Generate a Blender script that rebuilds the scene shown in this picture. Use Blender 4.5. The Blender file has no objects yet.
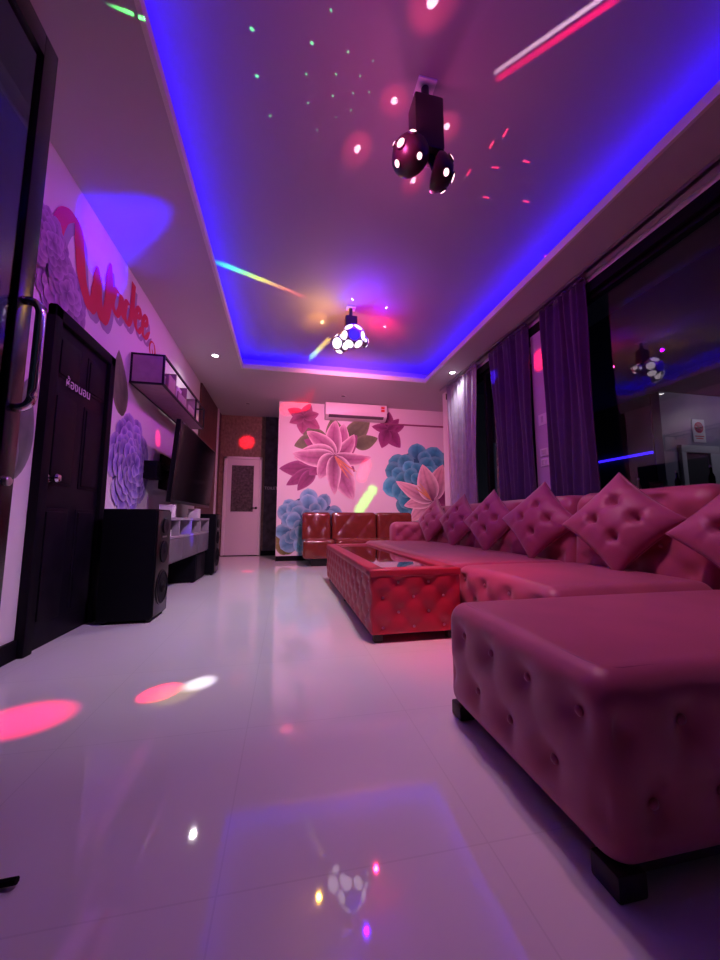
import bpy, bmesh, math, random
import numpy as np
from mathutils import Vector, Matrix
random.seed(7)
rng = np.random.default_rng(11)
SC = bpy.context.scene
COL = SC.collection
PI = math.pi

# ------------------------------------------------------------------ materials
def new_mat(name):
    m = bpy.data.materials.new(name); m.use_nodes = True
    nt = m.node_tree
    return m, nt, nt.nodes['Principled BSDF']

def mat(name, col, rough=.5, metal=0., bump=0., bscale=200., var=0., vscale=6., coat=0., sheen=0., spec=.5):
    m, nt, b = new_mat(name)
    b.inputs['Base Color'].default_value = (*col, 1)
    b.inputs['Roughness'].default_value = rough
    b.inputs['Metallic'].default_value = metal
    b.inputs['Coat Weight'].default_value = coat
    b.inputs['Sheen Weight'].default_value = sheen
    b.inputs['Specular IOR Level'].default_value = spec
    tc = nt.nodes.new('ShaderNodeTexCoord')
    if bump:
        n = nt.nodes.new('ShaderNodeTexNoise'); n.inputs['Scale'].default_value = bscale
        n.inputs['Detail'].default_value = 3
        bp = nt.nodes.new('ShaderNodeBump'); bp.inputs['Strength'].default_value = bump
        bp.inputs['Distance'].default_value = .004
        nt.links.new(tc.outputs['Object'], n.inputs['Vector'])
        nt.links.new(n.outputs['Fac'], bp.inputs['Height']); nt.links.new(bp.outputs['Normal'], b.inputs['Normal'])
    if var:
        n = nt.nodes.new('ShaderNodeTexNoise'); n.inputs['Scale'].default_value = vscale; n.inputs['Detail'].default_value = 5
        r = nt.nodes.new('ShaderNodeValToRGB')
        r.color_ramp.elements[0].position = .3; r.color_ramp.elements[1].position = .7
        r.color_ramp.elements[0].color = (*[c * (1 - var) for c in col], 1)
        r.color_ramp.elements[1].color = (*[min(1, c * (1 + var)) for c in col], 1)
        nt.links.new(tc.outputs['Object'], n.inputs['Vector']); nt.links.new(n.outputs['Fac'], r.inputs['Fac'])
        nt.links.new(r.outputs['Color'], b.inputs['Base Color'])
    return m

def emit(name, col, strength):
    m, nt, b = new_mat(name)
    b.inputs['Base Color'].default_value = (.02, .02, .02, 1)
    b.inputs['Emission Color'].default_value = (*col, 1)
    b.inputs['Emission Strength'].default_value = strength
    return m

def glass(name, tint=(1, 1, 1), ior=1.5):
    m, nt, b = new_mat(name)
    b.inputs['Base Color'].default_value = (*tint, 1)
    b.inputs['Roughness'].default_value = 0.0
    b.inputs['Transmission Weight'].default_value = 1
    b.inputs['IOR'].default_value = ior
    return m

def paint_mat():
    m, nt, b = new_mat('mural_paint')
    a = nt.nodes.new('ShaderNodeVertexColor'); a.layer_name = 'Col'
    n = nt.nodes.new('ShaderNodeTexNoise'); n.inputs['Scale'].default_value = 14; n.inputs['Detail'].default_value = 6
    mx = nt.nodes.new('ShaderNodeMixRGB'); mx.blend_type = 'OVERLAY'; mx.inputs['Fac'].default_value = .35
    tc = nt.nodes.new('ShaderNodeTexCoord')
    nt.links.new(tc.outputs['Object'], n.inputs['Vector'])
    nt.links.new(a.outputs['Color'], mx.inputs['Color1']); nt.links.new(n.outputs['Fac'], mx.inputs['Color2'])
    nt.links.new(mx.outputs['Color'], b.inputs['Base Color'])
    b.inputs['Roughness'].default_value = .6
    return m

def tile_mat():
    m, nt, b = new_mat('floor_tile')
    tc = nt.nodes.new('ShaderNodeTexCoord')
    mp = nt.nodes.new('ShaderNodeMapping'); mp.inputs['Location'].default_value = (.12, .35, 0)
    br = nt.nodes.new('ShaderNodeTexBrick'); br.offset = 0; br.inputs['Scale'].default_value = 1
    br.inputs['Brick Width'].default_value = .6; br.inputs['Row Height'].default_value = .6
    br.inputs['Mortar Size'].default_value = .0022; br.inputs['Mortar Smooth'].default_value = .2
    br.inputs['Color1'].default_value = (.80, .80, .80, 1); br.inputs['Color2'].default_value = (.785, .785, .79, 1)
    br.inputs['Mortar'].default_value = (.72, .72, .72, 1)
    n = nt.nodes.new('ShaderNodeTexNoise'); n.inputs['Scale'].default_value = 2.5; n.inputs['Detail'].default_value = 6
    mx = nt.nodes.new('ShaderNodeMixRGB'); mx.blend_type = 'OVERLAY'; mx.inputs['Fac'].default_value = .1
    nt.links.new(tc.outputs['Object'], mp.inputs['Vector']); nt.links.new(mp.outputs['Vector'], br.inputs['Vector'])
    nt.links.new(tc.outputs['Object'], n.inputs['Vector'])
    nt.links.new(br.outputs['Color'], mx.inputs['Color1']); nt.links.new(n.outputs['Fac'], mx.inputs['Color2'])
    nt.links.new(mx.outputs['Color'], b.inputs['Base Color'])
    b.inputs['Roughness'].default_value = .035
    b.inputs['Specular IOR Level'].default_value = .9
    return m

def wood_dark(name, c0, c1, sx=3., sz=.4):
    m, nt, b = new_mat(name)
    tc = nt.nodes.new('ShaderNodeTexCoord'); mp = nt.nodes.new('ShaderNodeMapping')
    mp.inputs['Scale'].default_value = (sx * 4, sx * 4, sz * 4)
    n = nt.nodes.new('ShaderNodeTexNoise'); n.inputs['Scale'].default_value = 3; n.inputs['Detail'].default_value = 8
    r = nt.nodes.new('ShaderNodeValToRGB')
    r.color_ramp.elements[0].position = .35; r.color_ramp.elements[1].position = .65
    r.color_ramp.elements[0].color = (*c0, 1); r.color_ramp.elements[1].color = (*c1, 1)
    nt.links.new(tc.outputs['Object'], mp.inputs['Vector']); nt.links.new(mp.outputs['Vector'], n.inputs['Vector'])
    nt.links.new(n.outputs['Fac'], r.inputs['Fac']); nt.links.new(r.outputs['Color'], b.inputs['Base Color'])
    b.inputs['Roughness'].default_value = .55
    return m

M = dict(
    tile=tile_mat(),
    plaster=mat('white_plaster', (.78, .76, .78), .7, bump=.05, bscale=60),
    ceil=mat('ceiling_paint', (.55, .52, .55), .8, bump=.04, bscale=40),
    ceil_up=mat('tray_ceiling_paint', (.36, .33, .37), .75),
    wallpaper=wood_dark('brown_wallpaper', (.13, .075, .06), (.24, .15, .12), 2, 1.2),
    stone=mat('dark_grey_wall', (.06, .055, .075), .7, var=.5, vscale=9, bump=.2, bscale=30),
    slats=wood_dark('dark_slatted_panel', (.05, .02, .018), (.17, .075, .06), 5, .2),
    black=mat('black_paint', (.006, .005, .009), .55, spec=.08, bump=.05, bscale=80),
    blackwood=mat('black_vinyl_cabinet', (.004, .004, .007), .5, spec=.06, bump=.15, bscale=260),
    doorblack=mat('black_stained_door', (.006, .004, .010), .5, spec=.12, var=.3, vscale=12),
    gloss_black=mat('gloss_black_plastic', (.005, .005, .007), .3, spec=.25),
    frame_black=mat('black_aluminium', (.008, .008, .013), .45, spec=.25),
    chrome=mat('chrome', (.72, .72, .78), .12, metal=1),
    steel=mat('satin_steel', (.5, .5, .52), .3, metal=1),
    sofa=mat('rose_velvet_leatherette', (.40, .070, .135), .42, bump=.12, bscale=420, var=.10, vscale=5, sheen=.25),
    cushion=mat('cushion_velvet', (.35, .050, .135), .5, bump=.12, bscale=420, var=.10, vscale=7, sheen=.4),
    table=mat('wine_leatherette', (.40, .022, .05), .42, bump=.1, bscale=380, var=.08, vscale=6),
    button=mat('upholstered_button', (.50, .20, .28), .3),
    piping=mat('piping_cord', (.30, .07, .14), .5),
    brown=mat('brown_glossy_leather', (.15, .030, .020), .2, bump=.6, bscale=16, var=.15, vscale=8, coat=.3),
    foot=mat('black_plastic_foot', (.01, .01, .012), .45),
    tglass=mat('smoked_table_glass', (.012, .010, .014), .03, coat=1, spec=1.),
    white=mat('white_lacquer', (.62, .58, .62), .5),
    boards=mat('console_board', (.30, .26, .30), .5),
    doorframe=mat('glossy_black_aluminium', (.006, .006, .012), .22, spec=.5),
    white_plastic=mat('white_plastic', (.78, .76, .77), .35),
    grey=mat('grey_laminate', (.11, .095, .12), .5),
    shelfwood=mat('shelf_board', (.34, .24, .27), .55, var=.1, vscale=14),
    card=mat('pale_card', (.72, .66, .70), .7),
    cream=mat('cream_card', (.80, .76, .52), .6),
    curtain=mat('purple_curtain_cloth', (.055, .020, .10), .8, bump=.25, bscale=300, var=.12, vscale=10, sheen=.3),
    curtain_lit=mat('downlit_curtain_cloth', (.34, .28, .40), .6, bump=.25, bscale=300, var=.12, vscale=10, sheen=.3),  # paler cloth colour stands for the downlight falling on the far curtain
    pil=mat('pilaster_paint', (.55, .42, .58), .7),
    paint=paint_mat(),
    red=mat('red_letter_paint', (.62, .02, .06), .45),
    shade=mat('grey_letter_paint', (.36, .30, .42), .6),
    redink=mat('red_ink', (.6, .02, .03), .5),
    blackink=mat('black_ink', (.02, .02, .02), .5),
    letter=mat('white_vinyl_letter', (.75, .70, .78), .5),
    pane=glass('clear_pane'),
    pod=mat('plum_black_plastic', (.035, .012, .02), .35),
    pod_glow_tone=mat('pale_glow_plastic', (.6, .55, .62), .3),  # pale pod colour stands in for the glow around the far light's lenses
    tint=glass('dark_tinted_pane', (.06, .10, .18)),
    frost=mat('dark_door_glass', (.075, .065, .065), .25, var=.5, vscale=22),
    porch=mat('porch_wall_paint', (.30, .27, .36), .8, var=.15, vscale=1.6),
    porch_dark=mat('porch_dark_paint', (.05, .045, .055), .8),
    ground=mat('porch_ground', (.12, .11, .13), .6),
    led=emit('blue_led_strip', (.012, .0, 1.0), 30.),
    led_out=emit('porch_blue_led', (.03, .01, 1.0), 2.2),
    lamp=emit('downlight_diffuser', (1., .93, .97), 22.),
    lens_pink=emit('pink_lens', (1., .55, .64), 2.6),
    lens_white=emit('white_lens', (1., .80, 1.), 2.2),
    lens_blue=emit('blue_lens', (.05, .02, .9), 1.2),
)

# ------------------------------------------------------------------ geometry helpers
class G:
    """collects shapes into one bmesh (world coordinates)"""
    def __init__(self): self.bm = bmesh.new()
    def _bevel(self, vs, w, seg=2):
        es = {e for v in vs for e in v.link_edges}
        bmesh.ops.bevel(self.bm, geom=list(es), offset=w, segments=seg, affect='EDGES', profile=.6, clamp_overlap=True)
    def box(self, x0, x1, y0, y1, z0, z1, bevel=0., seg=2, rot=None, about=None):
        r = bmesh.ops.create_cube(self.bm, size=1)['verts']
        for v in r:
            v.co = Vector(((v.co.x + .5) * (x1 - x0) + x0, (v.co.y + .5) * (y1 - y0) + y0, (v.co.z + .5) * (z1 - z0) + z0))
        if rot is not None:
            c = Vector(about) if about is not None else Vector(((x0 + x1) / 2, (y0 + y1) / 2, (z0 + z1) / 2))
            for v in r: v.co = c + rot @ (v.co - c)
        if bevel: self._bevel(r, bevel, seg)
        return self
    def cyl(self, a, b, r, r2=None, n=20, cap=True):
        a, b = Vector(a), Vector(b); d = b - a; L = d.length
        q = Vector((0, 0, 1)).rotation_difference(d).to_matrix().to_4x4()
        bmesh.ops.create_cone(self.bm, cap_ends=cap, segments=n, radius1=r, radius2=r if r2 is None else r2, depth=L,
                              matrix=Matrix.Translation((a + b) / 2) @ q)
        return self
    def ball(self, c, r, n=20, scale=(1, 1, 1)):
        bmesh.ops.create_uvsphere(self.bm, u_segments=n, v_segments=n // 2, radius=r,
                                  matrix=Matrix.Translation(c) @ Matrix.Diagonal((*scale, 1)))
        return self
    def lathe(self, prof, origin, axis, n=28):
        axis = Vector(axis).normalized(); q = Vector((0, 0, 1)).rotation_difference(axis).to_matrix()
        o = Vector(origin); rings = []
        for r, h in prof:
            rings.append([self.bm.verts.new(o + q @ Vector((r * math.cos(2 * PI * k / n), r * math.sin(2 * PI * k / n), h))) for k in range(n)])
        for A, B in zip(rings, rings[1:]):
            for k in range(n):
                self.bm.faces.new((A[k], A[(k + 1) % n], B[(k + 1) % n], B[k]))
        for R, flip in ((rings[0], True), (rings[-1], False)):
            if R: self.bm.faces.new(R[::-1] if flip else R)
        return self
    def tube(self, pts, r, n=10):
        P = [Vector(p) for p in pts]; rings = []
        up = Vector((0, 0, 1))
        for i, p in enumerate(P):
            t = (P[min(i + 1, len(P) - 1)] - P[max(i - 1, 0)]).normalized()
            s = t.cross(up)
            if s.length < .05: s = t.cross(Vector((1, 0, 0)))
            s.normalize(); u = s.cross(t).normalized()
            rings.append([self.bm.verts.new(p + (s * math.cos(2 * PI * k / n) + u * math.sin(2 * PI * k / n)) * r) for k in range(n)])
        for A, B in zip(rings, rings[1:]):
            for k in range(n): self.bm.faces.new((A[k], A[(k + 1) % n], B[(k + 1) % n], B[k]))
        self.bm.faces.new(rings[0][::-1]); self.bm.faces.new(rings[-1])
        return self

def world_loc(o):
    v = Vector((0, 0, 0))
    while o is not None: v += o.location; o = o.parent
    return v

def link(name, me, m, parent=None, origin=None, smooth=False):
    """link mesh (in world coords) as an object whose origin is the parent's (or origin)"""
    o = bpy.data.objects.new(name, me); COL.objects.link(o)
    org = Vector(origin) if origin is not None else (world_loc(parent) if parent else Vector((0, 0, 0)))
    me.transform(Matrix.Translation(-org))
    if parent: o.parent = parent; o.location = org - world_loc(parent)
    else: o.location = org
    for mm in (m if isinstance(m, (list, tuple)) else [m]): me.materials.append(mm)
    if smooth is True:
        for p in me.polygons: p.use_smooth = True
    elif smooth:
        for p in me.polygons: p.use_smooth = True
        try: me.set_sharp_from_angle(angle=math.radians(smooth))
        except Exception: pass
    return o

def part(name, g, m, parent=None, smooth=35, origin=None):
    me = bpy.data.meshes.new(name)
    bmesh.ops.recalc_face_normals(g.bm, faces=g.bm.faces)
    g.bm.to_mesh(me); g.bm.free()
    return link(name, me, m, parent, origin, smooth)

def tag(o, label=None, cat=None, group=None, kind=None):
    if label: o['label'] = label
    if cat: o['category'] = cat
    if group: o['group'] = group
    if kind: o['kind'] = kind
    return o

def thing(name, label, cat, loc=(0, 0, 0), group=None):
    o = bpy.data.objects.new(name, None); COL.objects.link(o); o.location = loc; o.empty_display_size = .1
    return tag(o, label, cat, group)

def struct(name, g, m, label=None, parent=None, smooth=35):
    o = part(name, g, m, parent, smooth)
    if parent is None: o['kind'] = 'structure'
    if label: o['label'] = label
    return o

def copy_tree(o, parent=None):
    c = o.copy(); COL.objects.link(c)
    if parent is not None: c.parent = parent
    for ch in list(o.children): copy_tree(ch, c)
    return c

def mesh_np(name, V, F):
    me = bpy.data.meshes.new(name); me.from_pydata([tuple(v) for v in V], [], [tuple(f) for f in F]); me.update()
    return me

def tuft_disp(u, v, a, b, depth, pleat):
    p = u / a + v / b; q = u / a - v / b
    puff = (np.abs(np.sin(PI * p)) * np.abs(np.sin(PI * q))) ** .38
    pr, qr = p - np.round(p), q - np.round(q)
    # distance to the nearest button
    du = a * (pr + qr) / 2; dv = b * (pr - qr) / 2
    dist2 = du ** 2 + dv ** 2
    dim = np.exp(-dist2 / (2 * (.16 * min(a, b)) ** 2))
    return pleat * (puff - 1) - depth * dim

def tufted(x0, x1, y0, y1, z0, z1, r, tufts, step=.02, crown=0.):
    """rounded box whose named faces are tufted.  tufts: face -> (a, b, u0, v0, depth, pleat)"""
    lo = np.array([x0, y0, z0]); hi = np.array([x1, y1, z1])
    ok = {}; V = []; F = []
    def vid(p):
        k = tuple(np.round(p, 5))
        if k not in ok: ok[k] = len(V); V.append(p)
        return ok[k]
    for ax in range(3):
        ua, va = [(1, 2), (0, 2), (0, 1)][ax]
        nu = max(6, int((hi[ua] - lo[ua]) / step)); nv = max(6, int((hi[va] - lo[va]) / step))
        us = np.linspace(lo[ua], hi[ua], nu + 1); vs = np.linspace(lo[va], hi[va], nv + 1)
        for sgn in (0, 1):
            fixed = hi[ax] if sgn else lo[ax]
            fn = ('-' if not sgn else '+') + 'xyz'[ax]
            U, W = np.meshgrid(us, vs, indexing='ij')
            P = np.zeros(U.shape + (3,)); P[..., ax] = fixed; P[..., ua] = U; P[..., va] = W
            Q = np.clip(P, lo + r, hi - r); D = P - Q; n = np.linalg.norm(D, axis=-1, keepdims=True)
            R = Q + D / np.maximum(n, 1e-9) * r
            eu = np.minimum(U - lo[ua], hi[ua] - U); ev = np.minimum(W - lo[va], hi[va] - W)
            w = np.clip(np.minimum(eu, ev) / (r * .9), 0, 1); w = w * w * (3 - 2 * w)
            d = 0
            if fn in tufts:
                a, b, u0, v0, dep, pl = tufts[fn]
                d = d + tuft_disp(U - u0, W - v0, a, b, dep, pl) * w
            if crown and fn == '+z':
                d = d + crown * np.sin(PI * (U - lo[ua]) / (hi[ua] - lo[ua])) ** .6 * np.sin(PI * (W - lo[va]) / (hi[va] - lo[va])) ** .6
            R[..., ax] += (1 if sgn else -1) * d
            ids = [[vid(R[i, j]) if (0 < i < nu and 0 < j < nv) else vid(R[i, j]) for j in range(nv + 1)] for i in range(nu + 1)]
            for i in range(nu):
                for j in range(nv):
                    f = (ids[i][j], ids[i + 1][j], ids[i + 1][j + 1], ids[i][j + 1])
                    if (sgn == 1) != (ax == 1): F.append(f)
                    else: F.append(f[::-1])
    return mesh_np('tufted', V, F)

def button_spots(u0, v0, a, b, ulo, uhi, vlo, vhi, mg):
    out = []
    for i in range(-60, 61):
        for j in range(-30, 31):
            if (i + j) % 2: continue
            u, v = u0 + a * i / 2, v0 + b * j / 2
            if ulo + mg < u < uhi - mg and vlo + mg < v < vhi - mg: out.append((u, v))
    return out

BTN = None
def add_button(pos, normal, parent, m, r=.011):
    """a small domed upholstery button; every button shares one mesh"""
    global BTN
    if BTN is None:
        BTN = {}
    if m.name not in BTN:
        g = G(); g.lathe([(.0005, .55), (.6, .42), (.95, .1), (1., -.1), (.6, -.4), (.0005, -.5)], (0, 0, 0), (0, 0, 1), 14)
        me = bpy.data.meshes.new('button'); bmesh.ops.recalc_face_normals(g.bm, faces=g.bm.faces); g.bm.to_mesh(me); g.bm.free()
        me.materials.append(m)
        for p in me.polygons: p.use_smooth = True
        BTN[m.name] = me
    o = bpy.data.objects.new('button', BTN[m.name]); COL.objects.link(o); o.parent = parent
    o.location = Vector(pos) - world_loc(parent)
    o.rotation_mode = 'QUATERNION'; o.rotation_quaternion = Vector((0, 0, 1)).rotation_difference(Vector(normal))
    o.scale = (r, r, r)
    return o

# ------------------------------------------------------------------ room numbers
XL, XR = -1.43, 2.72
YF, YM, YB = -.9, 6.85, 8.0
ZC, ZU = 3.0, 3.24
TX0, TX1, TY0, TY1 = -.68, 2.21, .45, 5.40
XA = -.17                       # left end of the mural wall
YJ, XJ = 5.72, 3.45              # the right wall steps back beyond the far curtain

struct('floor', G().box(XL - .15, XJ + .15, YF - .15, YB + .15, -.1, 0), M['tile'], 'glossy pale tiled floor')
# ceiling: perimeter soffit, the raised tray above it and a small upstand that hides the LED strip
g = G()
g.box(XL, TX0, YF, YB, ZC, ZC + .05); g.box(TX1, XJ, YF, YB, ZC, ZC + .05)
g.box(TX0, TX1, YF, TY0, ZC, ZC + .05); g.box(TX0, TX1, TY1, YB, ZC, ZC + .05)
struct('ceiling', g, M['ceil'], 'lowered ceiling border around the lit tray')
g = G(); t = .018; zl = ZC + .068
g.box(TX0 - t, TX0 + .006, TY0 - t, TY1 + t, ZC - .003, zl); g.box(TX1 - .006, TX1 + t, TY0 - t, TY1 + t, ZC - .003, zl)
g.box(TX0 + .006, TX1 - .006, TY0 - t, TY0 + .006, ZC - .003, zl); g.box(TX0 + .006, TX1 - .006, TY1 - .006, TY1 + t, ZC - .003, zl)
struct('trim_1', g, M['plaster'], 'white lip around the ceiling tray')
g = G(); o_ = .22
g.box(TX0 - o_, TX1 + o_, TY0 - o_, TY1 + o_, ZU, ZU + .05)
g.box(TX0 - o_ - .02, TX0 - o_, TY0 - o_, TY1 + o_, ZC + .05, ZU); g.box(TX1 + o_, TX1 + o_ + .02, TY0 - o_, TY1 + o_, ZC + .05, ZU)
g.box(TX0 - o_, TX1 + o_, TY0 - o_ - .02, TY0 - o_, ZC + .05, ZU); g.box(TX0 - o_, TX1 + o_, TY1 + o_, TY1 + o_ + .02, ZC + .05, ZU)
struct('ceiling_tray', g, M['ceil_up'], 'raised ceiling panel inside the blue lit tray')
g = G(); w = .045; e = .085
for (a, b, c, d) in ((TX0 - e - .02, TX0 - e, TY0 - e, TY1 + e), (TX1 + e, TX1 + e + .02, TY0 - e, TY1 + e),
                     (TX0 - e, TX1 + e, TY0 - e - .02, TY0 - e), (TX0 - e, TX1 + e, TY1 + e, TY1 + e + .02)):
    g.box(a, b, c, d, ZC + .051, ZC + .072)
tag(part('led_strip', g, M['led']), 'blue LED strip hidden in the cove around the ceiling tray', 'LED strip')

struct('wall_left', G().box(XL - .15, XL, YF, YB, 0, ZC + .3), M['plaster'], 'white left wall painted with flowers')
struct('wall_left_rear', G().box(XL, XL + .03, 6.15, YB, 0, ZC), M['slats'], 'dark brown panelled end of the left wall')
struct('trim_2', G().box(XL + .03, XL + .06, 7.55, 7.62, 0, ZC), M['white'], 'thin pale corner strip on the left wall')
struct('wall_back', G().box(XA, XJ + .15, YM, YB + .15, 0, ZC + .3), M['plaster'], 'white back wall painted with large flowers')
struct('wall_alcove', G().box(XL - .15, -.53 + .06, YB, YB + .15, 0, ZC + .3), M['wallpaper'], 'brown papered wall around the white door')
struct('wall_alcove_side', G().box(-.53 + .06, XA, YB - .02, YB + .15, 0, ZC + .3), M['stone'], 'dark grey strip of wall beside the white door')
g = G(); g.box(XL - .15, -.9, YF - .15, YF, 0, ZC + .3); g.box(1.2, XR + .15, YF - .15, YF, 0, ZC + .3); g.box(-.9, 1.2, YF - .15, YF, 2.95, ZC + .3)
struct('wall_front', g, M['porch_dark'])
# right wall: low wall, header, piers
ZS, ZH = .92, 2.80
g = G()
g.box(XR, XR + .14, YF, YJ, 0, ZS); g.box(XR, XR + .14, YF, YJ, ZH + .06, ZC + .3); g.box(XR, XJ, YJ, YJ + .14, 0, ZC + .3); g.box(XJ, XJ + .14, YJ, YM, 0, ZC + .3)
g.box(XR, XR + .14, YF, .1, ZS, ZH + .06); g.box(XR, XR + .14, 5.66, YJ, ZS, ZH + .06)
struct('wall_right', g, M['plaster'], 'right wall under and over the windows')
struct('wall_right_pier', G().box(XR - .015, XR + .14, 3.14, 3.46, 0, ZC), M['pil'], 'lilac pier between the purple curtains')
# windows
def window(name, y0, y1, mull):
    g = G(); f = .055
    g.box(XR + .03, XR + .10, y0, y1, ZS, ZS + f); g.box(XR + .03, XR + .10, y0, y1, ZH, ZH + .06)
    g.box(XR + .03, XR + .10, y0, y0 + f, ZS, ZH); g.box(XR + .03, XR + .10, y1 - f, y1, ZS, ZH)
    for y in mull: g.box(XR + .025, XR + .105, y - .03, y + .03, ZS, ZH)
    r = struct(name, g, M['frame_black'], 'black framed window on the right wall')
    part('pane', G().box(XR + .06, XR + .068, y0 + .02, y1 - .02, ZS + .02, ZH + .03), M['pane'], r, smooth=False)
    return r
w1 = window('window_1', .1, 3.14, (1.60,)); w1['label'] = 'large black framed window behind the nearest sofa'
w2 = window('window_2', 3.46, 5.66, (4.5,)); w2['label'] = 'black framed window between the far curtains'
struct('trim_3', G().box(XR - .03, XR, .1, 5.66, ZH + .03, ZH + .13), M['black'], 'black head board above the windows')
struct('trim_4', G().box(XR - .14, XR - .10, .1, 5.66, ZC - .03, ZC), M['steel'], 'curtain track along the ceiling')
struct('baseboard_left', G().box(XL, XL + .018, YF, 6.15, 0, .1), M['black'], 'black skirting along the left wall')
struct('baseboard_back', G().box(XA, XJ, YM - .018, YM, 0, .09), M['black'])
struct('baseboard_alcove', G().box(-.5, XA, YB - .035, YB - .018, 0, .1), M['black'])

# ------------------------------------------------------------------ doors
# black six panel door on the left wall
dy0, dy1, dz = 2.37, 3.15, 2.05
d1 = struct('door_1', G().box(XL, XL + .022, dy0 + .07, dy1 - .07, .01, dz - .07, .003), M['doorblack'], 'black panelled door with a small white sign on the left wall')
g = G(); g.box(XL, XL + .05, dy0, dy0 + .075, 0, dz, .006); g.box(XL, XL + .05, dy1 - .075, dy1, 0, dz, .006); g.box(XL, XL + .05, dy0, dy1, dz - .075, dz, .006)
part('door_frame', g, M['black'], d1)
g = G()
cy = (dy0 + dy1) / 2
for s in (-1, 1):
    for (za, zb) in ((1.66, 1.88), (.98, 1.52), (.16, .80)):
        ya, yb = cy + s * .17 - .105, cy + s * .17 + .105
        g.box(XL + .02, XL + .027, ya - .02, yb + .02, za - .02, zb + .02, .003)
        g.box(XL + .02, XL + .036, ya, yb, za, zb, .012)
part('door_panels', g, M['doorblack'], d1)
kb = part('door_knob', G().lathe([(.026, 0), (.026, .006), (.010, .010), (.010, .03), (.024, .038), (.028, .052), (.020, .064), (.0005, .068)], (XL + .022, dy0 + .115, 1.0), (1, 0, 0)), M['chrome'], d1)
kb['label'] = 'round chrome door knob'
# white door in the alcove
ax0, ax1 = -1.30, -.53
d2 = struct('door_2', G().box(ax0 + .05, ax1 - .04, YB - .045, YB, .015, 2.03, .004), M['white'], 'white door with a dark glass pane in the far corner')
g = G(); g.box(ax0, ax0 + .06, YB - .06, YB, 0, 2.09, .006); g.box(ax1 - .05, ax1 + .01, YB - .06, YB, 0, 2.09, .006); g.box(ax0, ax1 + .01, YB - .06, YB, 2.03, 2.09, .006)
part('door_frame', g, M['white'], d2)
part('glass_pane', G().box(-1.14, -.69, YB - .052, YB - .04, .92, 1.90), M['frost'], d2, smooth=False)
g = G(); g.box(-1.165, -1.14, YB - .056, YB - .04, .895, 1.925, .004); g.box(-.69, -.665, YB - .056, YB - .04, .895, 1.925, .004)
g.box(-1.165, -.665, YB - .056, YB - .04, .895, .92, .004); g.box(-1.165, -.665, YB - .056, YB - .04, 1.90, 1.925, .004)
part('pane_beading', g, M['white'], d2)
g = G(); g.cyl((-.625, YB - .045, 1.0), (-.625, YB - .095, 1.0), .011); g.tube([(-.625, YB - .09, 1.0), (-.66, YB - .095, 1.0), (-.73, YB - .09, 1.0)], .009)
g.cyl((-.625, YB - .045, 1.0), (-.625, YB - .052, 1.0), .026)
part('door_handle', g, M['frame_black'], d2)
part('threshold', G().box(ax0, ax1, YB - .06, YB, 0, .014), M['black'], d2)

# open glass entrance door, leaf swung in beside the left wall
GX = -1.10
gd = thing('glass_door', 'black framed tinted glass door standing open beside the left wall', 'door', (GX, .6, 0))
g = G(); t0, t1 = GX - .02, GX + .02; ga, gb, gt = .58, 1.70, 2.88
g.box(t0, t1, gb - .085, gb, .03, gt, .004); g.box(t0, t1, ga, ga + .085, .03, gt, .004)
g.box(t0, t1, ga + .085, gb - .085, gt - .11, gt, .004); g.box(t0, t1, ga + .085, gb - .085, .03, .15, .004)
part('door_frame', g, M['doorframe'], gd)
part('glass_pane', G().box(GX - .004, GX + .004, ga + .08, gb - .08, .14, gt - .1), M['tint'], gd, smooth=False)
g = G(); hy = gb - .045
pts = [(GX + .02, hy, 1.655)]
for k in range(7):
    a = k / 6 * PI / 2
    pts.append((GX + .035 + .045 * math.sin(a), hy, 1.605 + .05 * math.cos(a)))
for k in range(1, 12): pts.append((GX + .08, hy, 1.605 - k * .0325))
for k in range(7):
    a = k / 6 * PI / 2
    pts.append((GX + .035 + .045 * math.cos(a), hy, 1.2475 - .05 * math.sin(a)))
pts.append((GX + .02, hy, 1.1975))
g.tube(pts, .017, 16)
hd = part('door_handle', g, M['chrome'], gd, True); hd['label'] = 'chrome D shaped pull handle'
part('lock_cylinder', G().lathe([(.018, 0), (.018, .012), (.014, .016), (.0005, .017)], (GX + .02, hy, .90), (1, 0, 0)), M['steel'], gd)
g = G(); g.cyl((GX, ga + .05, 0), (GX, ga + .05, .04), .03)
part('floor_pivot', g, M['steel'], gd)

# ------------------------------------------------------------------ writing
def text_mesh(body, size, extr=.001):
    cu = bpy.data.curves.new('txt', 'FONT'); cu.body = body; cu.size = size; cu.extrude = extr; cu.align_x = 'CENTER'
    o = bpy.data.objects.new('txt', cu); COL.objects.link(o)
    dg = bpy.context.evaluated_depsgraph_get(); me = bpy.data.meshes.new_from_object(o.evaluated_get(dg))
    bpy.data.objects.remove(o); bpy.data.curves.remove(cu)
    me.materials.clear()
    return me
me = text_mesh('ห้องนอน', .085)
# local x -> +y, local y -> +z, local z -> +x
me.transform(Matrix(((0, 0, 1, XL + .039), (1, 0, 0, 2.69), (0, 1, 0, 1.60), (0, 0, 0, 1))))
o = link('door_sign', me, M['letter'], d1); o['label'] = 'small white lettering on the black door'
me = text_mesh('TOILET', .085)
me.transform(Matrix(((1, 0, 0, -.325), (0, 0, -1, YB - .023), (0, 1, 0, 1.40), (0, 0, 0, 1))))
tag(link('wall_lettering', me, M['letter'], origin=(-.325, YB - .023, 1.42)), 'small pale lettering on the dark wall beside the white door', 'lettering')

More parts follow.
